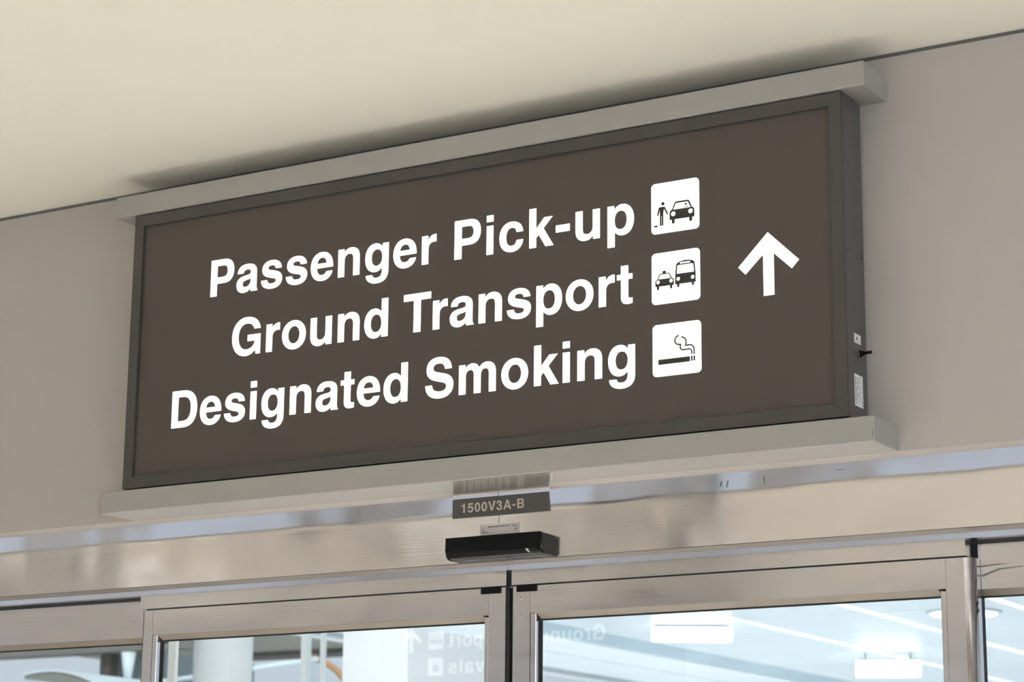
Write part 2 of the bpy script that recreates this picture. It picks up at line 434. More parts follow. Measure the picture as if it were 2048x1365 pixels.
def contours(path, ox=0.0, sc=1.0, oy=0.0):
    toks = re.findall(r'[MLCZ]|-?[\d.]+', path)
    res, cur, i, cmd = [], None, 0, None
    def P(k):
        return (ox + float(toks[k]) * sc, oy + float(toks[k + 1]) * sc)
    while i < len(toks):
        if toks[i] in 'MLCZ':
            cmd = toks[i]; i += 1
            if cmd == 'Z':
                res.append(cur); cur = None
            continue
        if cmd == 'M':
            cur = [[None, P(i), None]]; i += 2; cmd = 'L'
        elif cmd == 'L':
            p = P(i); i += 2
            cur.append([None, p, None])
        elif cmd == 'C':
            c1, c2, p = P(i), P(i + 2), P(i + 4); i += 6
            cur[-1][2] = c1
            if abs(p[0] - cur[0][1][0]) < 1e-9 and abs(p[1] - cur[0][1][1]) < 1e-9:
                cur[0][0] = c2
            else:
                cur.append([c2, p, None])
    return res

def flat_mesh(conts, depth, res=8):
    """filled 2D outlines (holes by nesting) -> mesh in the xy plane, extruded +-depth/2"""
    cu = bpy.data.curves.new('outline', 'CURVE')
    cu.dimensions = '2D'
    cu.fill_mode = 'BOTH'
    cu.extrude = depth / 2
    cu.resolution_u = res
    for c in conts:
        s = cu.splines.new('BEZIER')
        s.bezier_points.add(len(c) - 1)
        s.use_cyclic_u = True
        n = len(c)
        for k, (hl, p, hr) in enumerate(c):
            b = s.bezier_points[k]
            b.handle_left_type = b.handle_right_type = 'FREE'
            b.co = (*p, 0)
            nx, pv = c[(k + 1) % n], c[k - 1]
            if hr is None and nx[0] is None:
                hr = (p[0] + (nx[1][0] - p[0]) / 3, p[1] + (nx[1][1] - p[1]) / 3)
            elif hr is None:
                hr = p
            if hl is None and pv[2] is None:
                hl = (p[0] + (pv[1][0] - p[0]) / 3, p[1] + (pv[1][1] - p[1]) / 3)
            elif hl is None:
                hl = p
            b.handle_left = (*hl, 0)
            b.handle_right = (*hr, 0)
    ob = bpy.data.objects.new('outline', cu)
    COL.objects.link(ob)
    dg = bpy.context.evaluated_depsgraph_get()
    me = bpy.data.meshes.new_from_object(ob.evaluated_get(dg))
    bpy.data.objects.remove(ob, do_unlink=True)
    bpy.data.curves.remove(cu)
    return me

class Plane:
    """a flat face things are laid on: origin, right vector, outward normal (z is up)"""
    def __init__(self, o, X, N):
        self.o, self.X, self.N = Vector(o), Vector(X), Vector(N)
    def place(self, me, dn):
        for v in me.vertices:
            x, y, z = v.co
            v.co = self.o + self.X * x + Vector((0, 0, 1)) * y + self.N * (z + dn)
        return me

def text_width(s, track):
    w = 0
    for i, ch in enumerate(s):
        w += GL[ch][0] + track + KERN.get(s[i:i + 2], 0)
    return w - track
def text_mesh(s, xl, xr, base, cap, depth, plane, dn, split=False):
    """one line of lettering fitted so that its ink runs from xl to xr"""
    sc = cap / 718.0
    def ink(ch):
        xs = [c for k in contours(GL[ch][1]) for c in [q[1][0] for q in k]]
        return min(xs), max(xs)
    l0 = ink(s[0])[0]
    rlast = GL[s[-1]][0] - ink(s[-1])[1]
    nat = text_width(s, 0) - l0 - rlast
    track = ((xr - xl) / sc - nat) / (len(s) - 1)
    x = xl - l0 * sc
    words = [MB()]
    for i, ch in enumerate(s):
        mb = words[-1]
        if ch == ' ' and split:
            words.append(MB())
        if GL[ch][1]:
            me = flat_mesh(contours(GL[ch][1], x, sc, base), depth)
            plane.place(me, dn)
            mb.addmesh(me)
            bpy.data.meshes.remove(me)
        x += (GL[ch][0] + track + KERN.get(s[i:i + 2], 0)) * sc
    return (words if split else mb), track
def poly(pts):
    return [[None, p, None] for p in pts]
def circ(cx, cy, r):
    return contours(ell(cx - r, cy - r, cx + r, cy + r, 0.5523))[0]
def rrect(x0, y0, x1, y1, r):
    k = r * 0.4477
    return contours(f'M {x0 + r} {y0} L {x1 - r} {y0} C {x1 - k} {y0} {x1} {y0 + k} {x1} {y0 + r} L {x1} {y1 - r} C {x1} {y1 - k} {x1 - k} {y1} {x1 - r} {y1} L {x0 + r} {y1} C {x0 + k} {y1} {x0} {y1 - k} {x0} {y1 - r} L {x0} {y0 + r} C {x0} {y0 + k} {x0 + k} {y0} {x0 + r} {y0} Z')[0]
def stroke(path, w):
    """centre line (M L C, open) -> closed outline of even width"""
    toks = re.findall(r'[MLC]|-?[\d.]+', path)
    pts, i, cmd = [], 0, None
    while i < len(toks):
        if toks[i] in 'MLC':
            cmd = toks[i]; i += 1; continue
        if cmd in 'ML':
            pts.append(Vector((float(toks[i]), float(toks[i + 1])))); i += 2
        else:
            a = pts[-1]
            b, c, d = [Vector((float(toks[i + 2 * k]), float(toks[i + 2 * k + 1]))) for k in range(3)]
            i += 6
            for t in range(1, 11):
                t /= 10
                pts.append(a * (1 - t) ** 3 + b * 3 * t * (1 - t) ** 2 + c * 3 * t * t * (1 - t) + d * t ** 3)
    L, R = [], []
    for k, p in enumerate(pts):
        d0 = (p - pts[k - 1]).normalized() if k else None
        d1 = (pts[k + 1] - p).normalized() if k < len(pts) - 1 else None
        if d0 is None: n, s = Vector((-d1.y, d1.x)), 1
        elif d1 is None: n, s = Vector((-d0.y, d0.x)), 1
        else:
            n0, n1 = Vector((-d0.y, d0.x)), Vector((-d1.y, d1.x))
            n = (n0 + n1).normalized()
            s = 1 / max(0.5, n.dot(n0))
        L.append(p + n * w / 2 * s)
        R.append(p - n * w / 2 * s)
    return poly([tuple(v) for v in L + R[::-1]])

# pictograms, each a list of shapes (outline, holes...) in a unit square
def pict_pickup():
    car = contours('M .39 .241 L .392 .385 C .395 .415 .42 .432 .443 .437 L .492 .556 C .503 .578 .515 .588 .54 .588 L .762 .588 C .79 .588 .803 .578 .812 .556 L .862 .437 C .885 .430 .911 .415 .911 .385 L .911 .241 Z')[0]
    win = contours('M .468 .434 L .832 .434 L .783 .54 C .779 .552 .774 .555 .762 .555 L .538 .555 C .525 .555 .52 .552 .515 .54 Z')[0]
    man = contours('M .129 .372 C .128 .352 .152 .348 .158 .366 L .186 .475 L .186 .165 C .186 .143 .2175 .143 .2175 .165 L .2175 .345 L .2265 .345 L .2265 .165 C .2265 .143 .257 .143 .257 .165 L .257 .40 C .262 .44 .268 .462 .276 .475 L .326 .372 C .335 .352 .362 .365 .355 .385 L .30 .498 C .292 .516 .282 .523 .265 .523 L .19 .523 C .17 .523 .16 .512 .155 .496 Z')[0]
    wheels = [contours(f'M {a} .241 L {a} .18 C {a} .153 {a + .06} .153 {a + .06} .18 L {a + .06} .241 Z')[0] for a in (.437, .805)]
    return [[car, win, circ(.468, .352, .047), circ(.831, .358, .047)], [man], [circ(.249, .583, .034)],
            [poly([(.06, .138), (.136, .138), (.136, .17), (.06, .17)])], [circ(.733, .513, .023)],
            [poly([(.685, .455), (.785, .455), (.785, .467), (.685, .467)])]] + [[w] for w in wheels]
def pict_bus():
    taxi = contours('M .078 .345 L .078 .44 C .08 .465 .1 .478 .12 .48 L .158 .568 C .166 .585 .172 .592 .19 .592 L .357 .592 C .375 .592 .38 .585 .388 .568 L .43 .48 C .45 .478 .468 .465 .468 .44 L .468 .345 Z')[0]
    twin = contours('M .142 .484 L .406 .484 L .372 .565 C .369 .572 .366 .575 .358 .575 L .192 .575 C .183 .575 .18 .572 .177 .565 Z')[0]
    bus = contours('M .494 .346 L .5 .55 L .514 .705 C .518 .74 .545 .762 .60 .776 C .65 .79 .70 .794 .715 .794 C .75 .794 .82 .786 .862 .766 C .89 .752 .9 .735 .903 .705 L .921 .54 L .924 .346 Z')[0]
    bwin = contours('M .536 .545 C .53 .545 .529 .55 .529 .555 L .539 .69 C .54 .705 .547 .711 .56 .711 L .855 .711 C .868 .711 .874 .705 .876 .69 L .892 .555 C .892 .55 .89 .545 .885 .545 Z')[0]
    slot = rrect(.594, .731, .816, .763, .0158)
    def wh(a, w, top, bot):
        return [contours(f'M {a} {top} L {a} {bot + .022} C {a} {bot - .006} {a + w} {bot - .006} {a + w} {bot + .022} L {a + w} {top} Z')[0]]
    return [[taxi, twin, circ(.135, .43, .037), circ(.41, .431, .037)], [bus, bwin, slot, circ(.559, .446, .037), circ(.86, .446, .037)],
            [poly([(.233, .592), (.301, .592), (.301, .638), (.233, .638)])],
            wh(.112, .046, .345, .277), wh(.388, .046, .345, .277), wh(.534, .049, .346, .284), wh(.84, .047, .346, .284)]
def pict_smoke():
    return [[poly([(.12, .226), (.778, .226), (.778, .324), (.12, .324)])],
            [poly([(.802, .232), (.832, .232), (.832, .328), (.802, .328)])], [poly([(.853, .232), (.884, .232), (.884, .328), (.853, .328)])],
            [stroke('M .818 .358 L .818 .395 C .815 .445 .795 .465 .757 .465 L .645 .462 C .595 .465 .57 .50 .58 .545 L .586 .573 L .55 .572 C .49 .58 .468 .625 .47 .66 C .472 .70 .5 .735 .55 .748', .026)],
            [stroke('M .868 .358 L .866 .43 C .862 .51 .83 .541 .77 .541 L .69 .541 L .70 .585 C .71 .655 .67 .705 .603 .712', .026)]]
def pict_luggage():
    return [[poly([(.30, .25), (.70, .25), (.70, .58), (.30, .58)])], [stroke('M .42 .60 L .42 .70 L .58 .70 L .58 .60', .04)]]
def pict_mesh(shapes, u0, v0, size, depth, plane, dn):
    mb = MB()
    for sh in shapes:
        cs = [[[None if q is None else (u0 + q[0] * size, v0 + q[1] * size) for q in pt] for pt in c] for c in sh]
        me = flat_mesh(cs, depth, 6)
        plane.place(me, dn)
        mb.addmesh(me)
        bpy.data.meshes.remove(me)
    return mb
def plate_mesh(cont, depth, plane, dn):
    me = flat_mesh([cont], depth, 8)
    plane.place(me, dn)
    mb = MB().addmesh(me)
    bpy.data.meshes.remove(me)
    return mb

# ================================================================== THE SETTING
XL, XR = -9.0, 8.0
tag(bx('wall_front', M_WALL, XL, XR, 0, 0.0728, -0.0622, 0.861), 'taupe painted bulkhead wall above the sliding doors, behind the brown sign', 'wall', kind='structure')
tag(bx('trim_1', M_REVEAL, XL, XR, 0.003, 0.0728, 0.861, 0.871), 'thin dark grey reveal strip between taupe wall and cream ceiling', 'trim', kind='structure')
tag(bx('ceiling', M_CEIL, XL, XR, -14, 0.0728, 0.871, 0.99), 'smooth cream ceiling above the brown sign', 'ceiling', kind='structure')
tag(bx('floor', M_FLOOR, XL, XR, -14, 0.60, -2.68, -2.58), 'warm stone floor of the hall inside the doors', 'floor', kind='structure')
tag(bx('ground', M_GROUND, -40, 30, 0.60, 60, -2.70, -2.60), 'pale concrete pavement outside the doors', 'pavement', kind='structure')
wl = MB()
wl.box(XL - .15, XL, -14, 0.0728, 0.45, 0.99)
wl.box(XL - .15, XL, -14, 0.0728, -2.58, -1.9)
for py0, py1 in ((-14, -13.2), (-10.2, -9.6), (-6.4, -5.8), (-2.4, 0.0728)):
    wl.box(XL - .15, XL, py0, py1, -1.9, 0.45)
tag(wl.build('wall_left', M_HALL), 'beige side wall of the hall on the left with tall window openings', 'wall', kind='structure')
wr = MB()
wr.box(XR, XR + .15, -14, 0.0728, 0.42, 0.99)
wr.box(XR, XR + .15, -14, 0.0728, -2.58, -1.92)
wr.box(XR, XR + .15, -14, -8.72, -1.92, 0.42)
wr.box(XR, XR + .15, -1.68, 0.0728, -1.92, 0.42)
tag(wr.build('wall_right', M_HALL), 'beige side wall of the hall on the right', 'wall', kind='structure')
# the wall opposite: piers with tall window openings between
wb = MB()
wb.box(XL, XR, -14.2, -14, 0.45, 0.99)
wb.box(XL, XR, -14.2, -14, -2.58, -1.9)
for px0, px1 in ((-9, -8.2), (-6.4, -6.0), (-4.2, -3.6), (-1.8, -1.4), (0.6, 1.4), (3.4, 3.8), (6.0, 8.0)):
    wb.box(px0, px1, -14.2, -14, -1.9, 0.45)
tag(wb.build('wall_back', M_HALL), 'beige wall of the hall opposite the doors with tall window openings', 'wall', kind='structure')
tag(bx('wall_jamb', M_WALL, XL, -1.75, 0, 0.0728, -2.58, -0.0622), 'taupe wall left of the left sidelight', 'wall', kind='structure')
tag(bx('wall_pier', M_WALL, 3.75, XR, 0, 0.0728, -2.58, -0.0622), 'taupe wall right of the right sidelight', 'wall', kind='structure')
tag(bx('wall_outside', M_WALL, XL, XR, 0.305, 0.36, -0.24, 0.99), 'outer face of the wall above the doors', 'wall', kind='structure')

# brushed steel header over the doors
hd = root('door_header', (1.03, 0.10, -0.2315), 'wide brushed steel header band between the taupe wall and the sliding doors', 'header')
SEAM = 1.0445
def roll(z):            # the top 50 mm of the sheet lean forward
    a = max(0.0, z + 0.112)
    return 0.10 * (a * a / 0.024 if a < 0.012 else a - 0.006)
def header_panel(x0, x1):
    """folded steel sheet: face bulging slightly, rolled in along the top"""
    nx, nz = 160, 26
    b = bmesh.new()
    rows = []
    for j in range(nz + 1):
        t = j / nz
        z = -0.2315 + t * (0.1693 + 0.02)
        row = []
        for i in range(nx + 1):
            x = x0 + (x1 - x0) * i / nx
            y = 0.0728 - roll(z)
            row.append(b.verts.new((x, y, z)))
        rows.append(row)
    for j in range(nz):
        for i in range(nx):
            f = b.faces.new((rows[j][i], rows[j][i + 1], rows[j + 1][i + 1], rows[j + 1][i]))
            f.smooth = True
    bmesh.ops.recalc_face_normals(b, faces=b.faces)
    mb = MB()
    mb.add(b)
    return mb
header_panel(-1.75, SEAM - .0008).build('header_panel', M_STEEL, hd)
header_panel(SEAM + .0008, 3.75).build('header_panel', M_STEEL, hd)
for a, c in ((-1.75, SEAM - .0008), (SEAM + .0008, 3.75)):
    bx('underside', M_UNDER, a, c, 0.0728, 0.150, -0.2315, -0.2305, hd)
bx('backing', M_DARK, -1.75, 3.75, 0.0765, 0.15, -0.225, -0.0622, hd)
for a, c in ((-1.75, 1.0275), (1.0285, 3.75)):
    MB().prism([(a, 0.1450, -0.2441), (a, 0.1436, -0.2300), (a, 0.30, -0.2300), (a, 0.30, -0.2441)], (c - a, 0, 0)).build('lip_strip', M_STEEL2, hd)
bx('track_channel', M_DARK, -1.75, 3.75, 0.268, 0.30, -0.285, -0.2441, hd)

def mark(outline, y, name, m, parent):
    return plate_mesh(poly(outline), .0004, Plane((0, y, 0), (1, 0, 0), (0, -1, 0)), 0).build(name, m, parent)
def yh(z):
    return 0.0728 - roll(z) - .0002
for x0, z0, x1, z1, w in ((1.6557, -.0813, 1.6516, -.0940, .0012), (1.6725, -.0815, 1.6671, -.0976, .0010), (1.7322, -.0746, 1.7340, -.0758, .0016), (1.7647, -.0772, 1.7643, -.0983, .0009)):
    mark([(x0 - w, z0), (x0 + w, z0), (x1 + w * .6, z1), (x1 - w * .6, z1)], yh(z0) - .001, 'scratch', M_SCUFF, hd)
mark([(1.9418, -.0790), (1.9663, -.0772), (1.9660, -.0780), (1.9420, -.0800)], yh(-.078) - .0008, 'scratch', M_SCUFF, hd)
# ---- sliding door leaves
def lathe_corner(x, y, r, a0, a1, n=8):
    return [(x + r * math.cos(math.radians(a0 + (a1 - a0) * i / n)), y + r * math.sin(math.radians(a0 + (a1 - a0) * i / n))) for i in range(n + 1)]
def stile(x0, x1, y0, y1, z0, z1, round_side, r, parent, name='stile', material=None):
    pts = []
    if round_side == 'r':
        pts = [(x0, y1), (x0, y0)] + lathe_corner(x1 - r, y0 + r, r, -90, 0) + [(x1, y1)]
    elif round_side == 'l':
        pts = [(x1, y0), (x1, y1), (x0, y1)] + lathe_corner(x0 + r, y0 + r, r, 180, 270)
    else:
        pts = [(x0, y0), (x1, y0), (x1, y1), (x0, y1)]
    o = MB().prism([(p[0], p[1], z0) for p in pts], (0, 0, z1 - z0)).build(name, material or M_STEELV, parent)
    for f in o.data.polygons:
        if abs(f.normal.z) < .5 and f.area < (z1 - z0) * r * .4:
            f.use_smooth = True
    return o
YF, YB = 0.158, 0.203         # leaf front and back
ZT, ZR = -0.2845, -0.3525     # leaf top, underside of the top rail
ZB, ZBR = -2.565, -2.40
def leaf(name, x0, x1, sl0, sl1, sr0, sr1, stl, stp, label, rl, rr):
    """x0,x1: the carriage cover; sl*, sr*: the stiles; stl, stp: clear opening between the stops"""
    d = root(name, ((x0 + x1) / 2, YF, ZB), label, 'door', kind='structure')
    bx('carriage_cover', M_STEEL2, x0, x1, 0.150, 0.189, -0.2815, -0.2441, d)
    bx('carriage_rail', M_DARK, x0 + .01, x1 - .012, 0.165, 0.19, -0.2845, -0.2815, d)
    stile(sl0, sl1, YF, YB, ZB, ZT, 'l' if rl else '', .007, d)
    stile(sr0, sr1, YF, YB, ZB, ZT, 'r' if rr else '', .022, d)
    bx('top_rail', M_STEEL2, sl1 + .0006, sr0 - .0006, YF, YB, ZR, ZT, d)
    bx('bottom_rail', M_STEEL2, sl1 + .0006, sr0 - .0006, YF, YB, ZB, ZBR, d)
    # glazing stops: sloped along the top, square at the sides
    MB().prism([(stl, YF + .001, ZR), (stl, YF + .020, ZR), (stl + .006, YF + .020, ZR - .0135), (stl + .006, YF + .017, ZR - .0135)], (stp - stl - .006, 0, 0)).build('glazing_stop', M_BEAD, d)
    bx('glazing_stop', M_STEELV, sl1 + .001, stl, YF + .001, YF + .022, ZBR, ZR - .0004, d, .0008, 1)
    bx('glazing_stop', M_STEELV, stp, sr0 - .001, YF + .001, YF + .022, ZBR, ZR - .0045, d, .0008, 1)
    bx('glazing_stop', M_BEAD, stl, stp, YF + .001, YF + .020, ZBR, ZBR + .013, d)
    g = MB()
    g.box(stl - .004, stl + .0065, YF + .0225, YF + .0245, ZBR, ZR)
    g.box(stp - .003, stp + .004, YF + .0225, YF + .0245, ZBR, ZR)
    g.box(stl, stp, YF + .0185, YF + .0245, ZR - .0175, ZR - .0005)
    g.build('gasket', M_RUBBER, d)
    bx('glass_pane', M_GLASS, stl - .005, stp + .005, YF + .025, YF + .031, ZBR - .005, ZR + .005, d)
    return d
d1 = leaf('door_1', -0.157, 1.0207, -0.155, -0.1172, 0.9652, 1.0142, -0.1002, 0.9528, 'left brushed steel sliding door leaf with clear glass below the header', True, False)
d2 = leaf('door_2', 1.0361, 2.2152, 1.0361, 1.0850, 2.1650, 2.2296, 1.1019, 2.1509, 'right brushed steel sliding door leaf with clear glass below the header', False, True)
# brush seals on the meeting edges, guide blocks, rivets
MB().box(1.0144, 1.0236, 0.163, 0.196, ZB + .01, ZT - .0005).build('brush_seal', M_RUBBER, d1)
MB().box(1.0312, 1.0359, 0.163, 0.196, ZB + .01, ZT - .004).build('brush_seal', M_RUBBER, d2)
bx('guide_block', M_BLACK, 0.9432, 1.0003, 0.1535, 0.160, -0.2985, -0.2822, d1, .0012, 2)
bx('guide_block', M_BLACK, 1.0478, 1.1047, 0.1535, 0.160, -0.2985, -0.2816, d2, .0012, 2)
for zz in (-0.3140, -0.3570, -0.4060):
    rv = MB()
    rv.cyl((1.0588, 0.1583, zz), (1.0588, 0.1572, zz), .0042, .0032, 20)
    r_ = rv.build('rivet', M_STEELV, d2)
    MB().cyl((1.0588, 0.1574, zz), (1.0588, 0.1569, zz), .0013, .0011, 12).build('pin', M_SCREW, r_)
for zz in (-0.384, -0.402):
    MB().cyl((2.2290, 0.1795, zz), (2.2312, 0.1795, zz), .0042, .0036, 14).build('screw', M_SCREW, d2)

# ---- fixed sidelights behind the leaves
YS, YSB = 0.205, 0.250
def sidelight(name, x0, x1, label, edge=None):
    s = root(name, ((x0 + x1) / 2, YS, -2.57), label, 'window', kind='structure')
    bx('top_rail', M_STEEL2, x0, x1, YS, YSB, -0.3520, -0.2505, s)
    bx('head_filler', M_DARK, x0, x1, YS + .004, YSB, -0.2505, -0.2441, s)
    MB().prism([(x0, YS + .001, -.352), (x0, YS + .020, -.352), (x0, YS + .020, -.3655), (x0, YS + .017, -.3655)], (x1 - x0, 0, 0)).build('glazing_stop', M_BEAD, s)
    bx('gasket', M_RUBBER, x0, x1, YS + .0185, YS + .0245, -.3690, -.3520, s)
    bx('glass_pane', M_GLASS, x0, x1, YS + .025, YS + .031, -2.40, -.350, s)
    bx('bottom_rail', M_STEEL2, x0, x1, YS, YSB, -2.57, -2.40, s)
    if edge:
        bx('edge_seal', M_RUBBER, edge[0], edge[1], YS - .0015, YS + .034, -2.57, -.2510, s)
    return s
sidelight('window_1', -1.70, -0.12, 'fixed glass sidelight left of the left sliding door, under a plain steel rail')
sidelight('window_2', 2.19, 3.70, 'fixed glass sidelight right of the right sliding door, under a scuffed steel rail', (2.195, 2.2245))
w2 = bpy.data.objects['window_2']
mark([(2.2240, -.2990), (2.2700, -.2965), (2.2990, -.2972), (2.2700, -.2995), (2.2300, -.3030)], YS - .0003, 'smear', M_SCUFF, w2)
mark([(2.2300, -.3200), (2.2700, -.3075), (2.3270, -.3045), (2.3272, -.3062), (2.2750, -.3105), (2.2330, -.3245)], YS - .0003, 'smear', M_SCUFF, w2)
mark([(-.2476, -.3052), (-.2200, -.3040), (-.1950, -.3045), (-.2200, -.3050)], YS - .0003, 'smear', M_SCUFF, bpy.data.objects['window_1'])
tag(bx('trim_2', M_STEELV, -1.75, -1.70, 0.145, 0.25, -2.57, -0.2441), 'steel jamb at the far end of the left sidelight', 'jamb', kind='structure')
tag(bx('trim_3', M_STEELV, 3.70, 3.75, 0.145, 0.25, -2.57, -0.2441), 'steel jamb at the far end of the right sidelight', 'jamb', kind='structure')

# ================================================================== THE MAIN SIGN
WS = 2.0606
FY = -0.1303            # front of the frame
PY = -0.122             # sign face
sg = root('overhead_sign', (WS / 2, 0, -0.0625), 'large illuminated brown sign reading Passenger Pick-up, Ground Transport, Designated Smoking above the doors', 'sign')
bx('cabinet', M_BOX, 0.004, WS - .0006, -0.045, -0.014, 0.002, 0.748, sg, .0015, 2)
bx('mounting_cleat', M_DARK, 0.05, WS - .05, -0.014, 0, 0.06, 0.70, sg)
mbx = MB()
mbx.box(0.0, 0.004, -0.125, -0.0465, 0, .75)
mbx.box(WS - .004, WS, -0.125, -0.0465, 0, .75)
mbx.box(0.004, WS - .004, -0.125, -0.0465, 0, .004)
mbx.box(0.004, WS - .004, -0.125, -0.0465, .746, .75)
mbx.build('side_housing', M_BOX, sg)
fw = 0.0300
def frame_bar(p):       # mitred frame member from 4 outline points (x,z), chamfered outer edge
    return MB().prism([(a[0], FY, a[1]) for a in p], (0, 0.0063, 0)).build('frame_bar', M_FRAME, sg)
g_ = 0.0004
H = .75
frame_bar([(g_, H), (WS - g_, H), (WS - fw - g_, H - fw), (fw + g_, H - fw)])
frame_bar([(fw + g_, fw), (WS - fw - g_, fw), (WS - g_, 0), (g_, 0)])
frame_bar([(0, g_), (0, H - g_), (fw, H - fw - g_), (fw, fw + g_)])
frame_bar([(WS, g_), (WS, H - g_), (WS - fw, H - fw - g_), (WS - fw, fw + g_)])
bx('sign_face', M_FACE, 0.022, WS - .022, PY, PY + .004, 0.022, H - .022, sg)
PL = Plane((0, PY, 0), (1, 0, 0), (0, -1, 0))
LT = .0012
for s, xl, xr, base in (('Passenger Pick-up', .2642, 1.5285, .4935), ('Ground Transport', .3425, 1.5238, .3230), ('Designated Smoking', .1512, 1.5300, .1505)):
    mb, tr = text_mesh(s, xl, xr, base, .0990, LT, PL, LT / 2 + .0002, True)
    for w in mb:
        w.build('lettering', M_WHITE_LIT, sg)
for shapes, u0, v0, size in ((pict_pickup(), 1.5748, .4812, .1250), (pict_bus(), 1.5750, .3108, .1253), (pict_smoke(), 1.5765, .1387, .1250)):
    p_ = plate_mesh(rrect(u0, v0 - .0003, u0 + size, v0 + size * .985, .0105), LT, PL, LT / 2 + .0002).build('pictogram', M_WHITE_LIT, sg)
    pict_mesh(shapes, u0, v0 - .0003, size * .99, .0006, PL, LT + .0006).build('symbol', M_SYMBOL, p_)
plate_mesh(poly([(1.8722, .4465), (1.9483, .3724), (1.9300, .3540), (1.8861, .3956), (1.8863, .2981), (1.8600, .2981), (1.8598, .3956), (1.8153, .3540), (1.7973, .3724)]), LT, PL, LT / 2 + .0002).build('arrow', M_WHITE_LIT, sg)
# rails the sign is held between
bx('mounting_rail', M_RAIL, -0.0676, 2.1203, -0.1363, 0, 0.7540, 0.8121, sg, .0025, 3)
bx('mounting_rail', M_RAIL, -0.0682, 2.1224, -0.1363, 0, -0.0622, -0.0043, sg, .0025, 3)
mark([(2.1181, -.0359), (2.1191, -.0366), (2.1190, -.0505), (2.1180, -.0513)], -.1365, 'paint_chip', M_POST, sg)
# on the right-hand side of the cabinet: stickers, toggle switch, screws
def side_sticker(y0, y1, z0, z1):
    s = bx('sticker', M_STICK, WS, WS + .0003, y0, y1, z0, z1, sg)
    return s
s1 = side_sticker(-.0860, -.0483, .1759, .1970)
mb = MB()
mb.box(WS + .0003, WS + .0005, -.085, -.051, .1803, .1812)
mb.box(WS + .0003, WS + .0005, -.074, -.070, .184, .191)
mb.box(WS + .0003, WS + .0005, -.069, -.064, .185, .1885)
mb.box(WS + .0003, WS + .0005, -.085, -.076, .1935, .1940)
mb.build('print', M_INK, s1)
s2 = side_sticker(-.0911, -.0432, .0317, .1041)
mb = MB()
random.seed(4)
for row, (y0, wd) in enumerate(((-.0870, .0035), (-.0790, .0016), (-.0735, .0016), (-.0665, .0016), (-.0600, .0016), (-.0510, .0022))):
    z = .036
    while z < .098:
        ln = random.uniform(.0012, .004)
        if row == 0 or random.random() < .62:
            mb.box(WS + .0003, WS + .0005, y0, y0 + wd, z, z + ln)
        z += ln + random.uniform(.0006, .0014)
mb.build('print', M_INK, s2)
tw = MB().cyl((WS, -.0605, .1535), (WS + .0035, -.0605, .1535), .0088, .0088, 6).build('toggle_switch', M_BRASS, sg)
MB().cyl((WS + .0035, -.0605, .1535), (WS + .012, -.0605, .1540), .0072, .0056, 20).build('boot', M_BLACK, tw)
MB().tube([(WS + .011, -.0605, .1540), (WS + .020, -.0600, .1545), (WS + .030, -.0595, .1552)], .0036).build('lever', M_BLACK, tw)
for yy, zz, r_ in ((-.1095, .3823, .0035), (-.0286, .3815, .0035)):
    MB().cyl((WS - .001, yy, zz), (WS + .0022, yy, zz), r_, r_ * .7, 14).build('screw', M_SCREW, sg)

# ================================================================== SMALL THINGS ON THE HEADER
HY = 0.0728
pl = root('number_plate', (1.05, HY, -0.1168), 'dark grey plate lettered 1500V3A-B under the sign', 'sign')
bx('plate', M_PLATE, 0.9102, 1.1898, HY - .0045, HY, -0.1168, -0.0690, pl, .0004, 1)
PP = Plane((0, HY - .0045, 0), (1, 0, 0), (0, -1, 0))
mb, tr = text_mesh('1500V3A-B', 0.9372, 1.1195, -0.1045, 0.0238, .0005, PP, .0004)
mb.build('lettering', M_PLATETXT, pl)
# thin skewed sheet added as a darker grey patch under the lower rail
tag(MB().prism([(1.038, -0.1340, -0.0630), (1.3195, -0.1340, -0.0630), (1.189, HY - .0002, -0.0630), (0.909, HY - .0002, -0.0630)], (0, 0, 0.0007)).build('dark_patch_sheet', M_PATCH), 'added darker grey patch on the underside of the lower rail, above the number plate', 'metal sheet')

lb = root('mounting_label', (1.046, HY, -0.176), 'small white paper label printed MOUNTING TEMPLATE above the black sensor', 'label')
plate_mesh(poly([(0.9892, -0.1365), (1.1042, -0.1385), (1.1045, -0.1760), (0.9912, -0.1760)]), .0006, Plane((0, HY, 0), (1, 0, 0), (0, -1, 0)), .0004).build('paper', M_PAPER, lb)
PLb = Plane((0, HY - .0008, 0), (1, 0, 0), (0, -1, 0))
mb, tr = text_mesh('MOUNTING TEMPLATE', 1.0140, 1.0765, -0.1462, 0.0036, .0002, PLb, .0002)
for c0 in (0.9985,):
    me = flat_mesh([circ(c0, -.1495, .0042), circ(c0, -.1495, .0036)], .0002); PLb.place(me, .0002); mb.addmesh(me)
me = flat_mesh([poly([(.9968, -.1585), (1.0002, -.1585), (1.0002, -.1545), (.9968, -.1545)])], .0002); PLb.place(me, .0002); mb.addmesh(me)
me = flat_mesh([poly([(1.0920, -.1555), (1.0954, -.1555), (1.0954, -.1520), (1.0920, -.1520)])], .0002); PLb.place(me, .0002); mb.addmesh(me)
for (a, b, z) in ((1.084, 1.093, -.1440), (1.085, 1.091, -.1478), (1.093, 1.0985, -.1478), (1.002, 1.008, -.1560), (1.002, 1.016, -.1592)):
    me = flat_mesh([poly([(a, z), (b, z), (b, z + .0011), (a, z + .0011)])], .0002); PLb.place(me, .0002); mb.addmesh(me)
mb.build('print', M_INK, lb)

